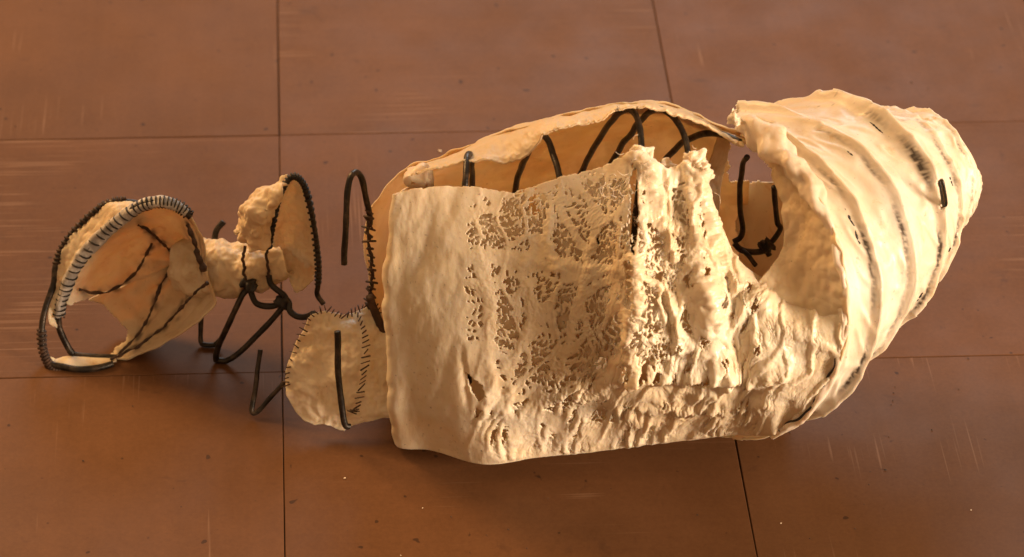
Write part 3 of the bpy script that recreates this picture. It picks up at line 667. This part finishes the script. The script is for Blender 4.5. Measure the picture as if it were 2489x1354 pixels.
blob_tube('wire_binding', path([(676, 736, -.106), (690, 730, -.107), (702, 724, -.106)], 30), .0040, M_black, root, 4, 16, .5, .004)
blob_tube('wire_binding', path([(592, 688, -.104), (606, 690, -.106), (616, 700, -.106)], 30), .0044, M_black, root, 4, 16, .6, .004)

# ---- head funnel
H2 = [(465, 528, -.100), (435, 502, -.098), (395, 491, -.096), (345, 500, -.094), (290, 536, -.093), (232, 588, -.093), (186, 648, -.095), (155, 715, -.098), (142, 770, -.101), (150, 812, -.104), (170, 850, -.106), (198, 877, -.108), (235, 889, -.109), (285, 882, -.1085)]
apex = (440, 640, -.062)
rimc = [(165, 745, -.101), (160, 712, -.098), (190, 645, -.095), (235, 588, -.093), (292, 538, -.093), (347, 504, -.094), (396, 495, -.096), (437, 508, -.098), (468, 545, -.101), (488, 600, -.106), (497, 660, -.112), (520, 735, -.114), (478, 778, -.114), (420, 818, -.113), (335, 860, -.111), (262, 884, -.1085), (205, 872, -.107), (162, 810, -.104), (164, 750, -.101)]
C = []
for (x0, y0, Y0) in rimc:
    row = []
    for f, dpt in ((0, 0), (.33, .012), (.66, .010), (1, 0)):
        row.append((x0 + (apex[0] - x0) * f, y0 + (apex[1] - y0) * f, Y0 + (apex[2] - Y0) * f + dpt))
    C.append(row)
def funnel_keep(Q):
    jx = 7 * perlin(Q / np.array([20, 20, .02])); q = Q[..., :2] + jx[..., None]
    return ~in_poly(q, [(120, 740), (175, 742), (205, 728), (250, 742), (285, 778), (308, 800), (304, 832), (276, 858), (262, 895), (100, 895)])
Qh = cr(cr(np.array(C, float), 260, 0), 110, 1); Gh = PY(Qh)
nh = normals(Gh); Gh = Gh + nh * (0.0050 * fbm(Gh / 0.030, 3) + 0.0008 * fbm(Gh / 0.007, 3) + 0.0026 * (1 - 2.2 * np.abs(perlin(Gh / .022 + 7))) + 0.0030 * perlin(np.stack([np.repeat(np.linspace(0, 11, 260)[:, None], 110, 1), np.repeat(np.linspace(0, 1.3, 110)[None], 260, 0), np.zeros((260, 110))], -1)))[..., None] * np.linspace(0.3, 1, 110)[None, :, None]
Gh[..., 2] = np.maximum(Gh[..., 2], 0.0018)
SEAMS = [[(335, 547, -.0865), (358, 558, -.083), (380, 578, -.080), (408, 606, -.075), (434, 628, -.070)], [(192, 704, -.0905), (225, 712, -.089), (260, 710, -.085), (300, 690, -.081), (338, 650, -.079), (368, 592, -.081)],
           [(428, 640, -.072), (398, 676, -.082), (380, 720, -.091), (362, 770, -.099), (330, 820, -.106), (278, 868, -.111)], [(505, 688, -.118), (475, 712, -.115), (440, 748, -.116), (395, 795, -.116), (340, 838, -.116), (270, 874, -.113)],
           [(455, 545, -.104), (470, 580, -.107), (482, 620, -.111), (494, 660, -.116)]]
hst = np.zeros(Qh.shape[:2])
for s_ in SEAMS:
    for p in cr(np.array(s_, float), 60): hst = np.maximum(hst, np.exp(-((Qh[..., 0] - p[0]) ** 2 + (Qh[..., 1] - p[1]) ** 2) / 9.0 ** 2))
hst = np.clip(hst * np.clip(0.35 + 1.3 * perlin(Gh / .006), 0, 1), 0, .8)
head = sheet('head_funnel', Gh, M_neck, root, 0.0013, funnel_keep(Qh), False, -1.0, hst)
head['label'] = 'open cone of crumpled parchment with dark seams'
hw = hoop(H2, .0024, M_wire, root, 'funnel_hoop', 200)
wr = H2[:9]; Pw = path(wr, 160)
blob_tube('white_binding', Pw[6:], .0036 + .0006 * perlin(Pw[6:] / .012), M_wrap, hw, 3, 16, .22, .010)
tube('thread_wrap', helix(Pw[3:], .0040, 36, .0006), .0006, M_black, hw, 6)
H1 = [(338, 494, -.072), (305, 488, -.072), (268, 492, -.073), (222, 522, -.074), (178, 566, -.077), (150, 605, -.081), (137, 645, -.086), (132, 690, -.093), (112, 745, -.101), (101, 800, -.108), (104, 850, -.113), (122, 888, -.118), (155, 908, -.121), (195, 917, -.1235), (240, 908, -.121), (275, 890, -.116)]
hb = hoop(H1, .0023, M_wire, root, 'funnel_hoop', 220)
tube('thread_wrap', helix(path(H1[1:7], 120), .0024, 20, .0011), .0011, M_thread, hb, 6)
tube('thread_wrap', helix(path(H1[9:15], 120), .0026, 26, .0012), .0012, M_thread, hb, 6)
# skin band between the two hoops
patch('rim_band', [[(335, 497, -.074), (338, 503, -.084), (342, 507, -.093)], [(268, 497, -.075), (278, 520, -.084), (290, 540, -.093)], [(182, 568, -.078), (208, 580, -.085), (232, 590, -.093)],
                   [(140, 645, -.087), (160, 648, -.090), (186, 652, -.095)], [(133, 700, -.094), (145, 705, -.096), (158, 715, -.098)], [(118, 752, -.102), (128, 756, -.102), (140, 762, -.101)], [(118, 785, -.105), (128, 790, -.104), (138, 796, -.103)]], 130, 30, M_neck, head, .0022, .015, .0008, .005)
patch('rim_band', [[(118, 868, -.114), (135, 872, -.113), (150, 878, -.112)], [(140, 897, -.119), (152, 886, -.114), (165, 876, -.110)], [(190, 912, -.122), (198, 895, -.116), (205, 880, -.110)], [(240, 905, -.120), (245, 896, -.115), (250, 886, -.110)], [(285, 884, -.114), (284, 882, -.112), (283, 880, -.109)]], 90, 24, M_neck, head, .0018, .015, .0007, .005)
for s_ in SEAMS:
    wd = .0018 if s_[0][0] == 455 else .0009
    P = rough_path(s_, 130, .0009, .008); tube('seam', P, wd * np.clip(1 + 1.1 * perlin(P / .004), .25, 2), M_thread, head, 7)
reparent()
for o in root.children: pass

# ------------------------------------------------------------------ crumbs on the floor
ico = [(0, 0, 1), (.9, 0, .3), (.28, .85, .3), (-.72, .53, .3), (-.72, -.53, .3), (.28, -.85, .3), (0, 0, -.5)]
icf = [(0, 1, 2), (0, 2, 3), (0, 3, 4), (0, 4, 5), (0, 5, 1), (6, 2, 1), (6, 3, 2), (6, 4, 3), (6, 5, 4), (6, 1, 5)]
def crumbs(name, spots, mat, label):
    V = []; F = []
    for (px_, py_, s) in spots:
        c = PZ(px_, py_, s * .25); k = len(V); a = random.uniform(0, 6); e = random.uniform(.5, 1)
        for q in ico:
            jx = [random.uniform(.7, 1.25) for _ in range(3)]
            X, Y = q[0] * s * jx[0], q[1] * s * e * jx[1]
            V.append((c[0] + X * math.cos(a) - Y * math.sin(a), c[1] + X * math.sin(a) + Y * math.cos(a), max(0.0003, c[2] + q[2] * s * .5 * jx[2])))
        F += [tuple(k + i for i in f) for f in icf]
    me = bpy.data.meshes.new(name); me.from_pydata(V, [], F); me.update(); o = link(name, me, mat, None, False)
    o['kind'] = 'stuff'; o['label'] = label; o['category'] = 'crumbs'
dark = [(202, 1120, 1.1), (322, 987, 1.0), (422, 1187, .8), (440, 1232, .9), (276, 1204, .7), (1332, 1211, 1.0), (1235, 1287, 1.1), (1096, 1256, .9), (1182, 1301, 1.0), (1280, 1333, 1.2), (1142, 1343, 1.0), (2170, 974, 1.4), (2172, 955, 1.0), (2175, 940, .9), (2166, 984, .9),
        (2265, 1045, 1.3), (2152, 1142, 1.6), (2115, 1147, 1.2), (2112, 1178, 1.0), (2100, 1226, .8), (1695, 1252, 1.2), (2078, 1285, 1.1), (1968, 1309, 1.0), (2353, 871, 1.4), (2215, 200, 1.3), (2255, 215, 1.2), (2243, 233, .9), (2065, 222, 1.4), (2330, 946, .9), (2160, 1061, 1.0), (1920, 1052, 1.5), (2245, 1178, .7),
        (845, 1290, .7), (1485, 1188, .7), (600, 1138, .7), (37, 307, 1.3), (158, 120, .8), (172, 195, .8)]
crumbs('dark_crumbs', [(a, b, s * .00085) for a, b, s in dark], M_crumb, 'dark crumbs and grit scattered over the brown tiles')
pale = [(1027, 1235, 1), (974, 1350, .9), (1069, 367, 2.2), (2360, 1240, .9), (1898, 1272, .9), (838, 1162, 1.2)]
crumbs('pale_crumbs', [(a, b, s * .0009) for a, b, s in pale], M_pale, 'pale skin crumbs fallen on the tiles')
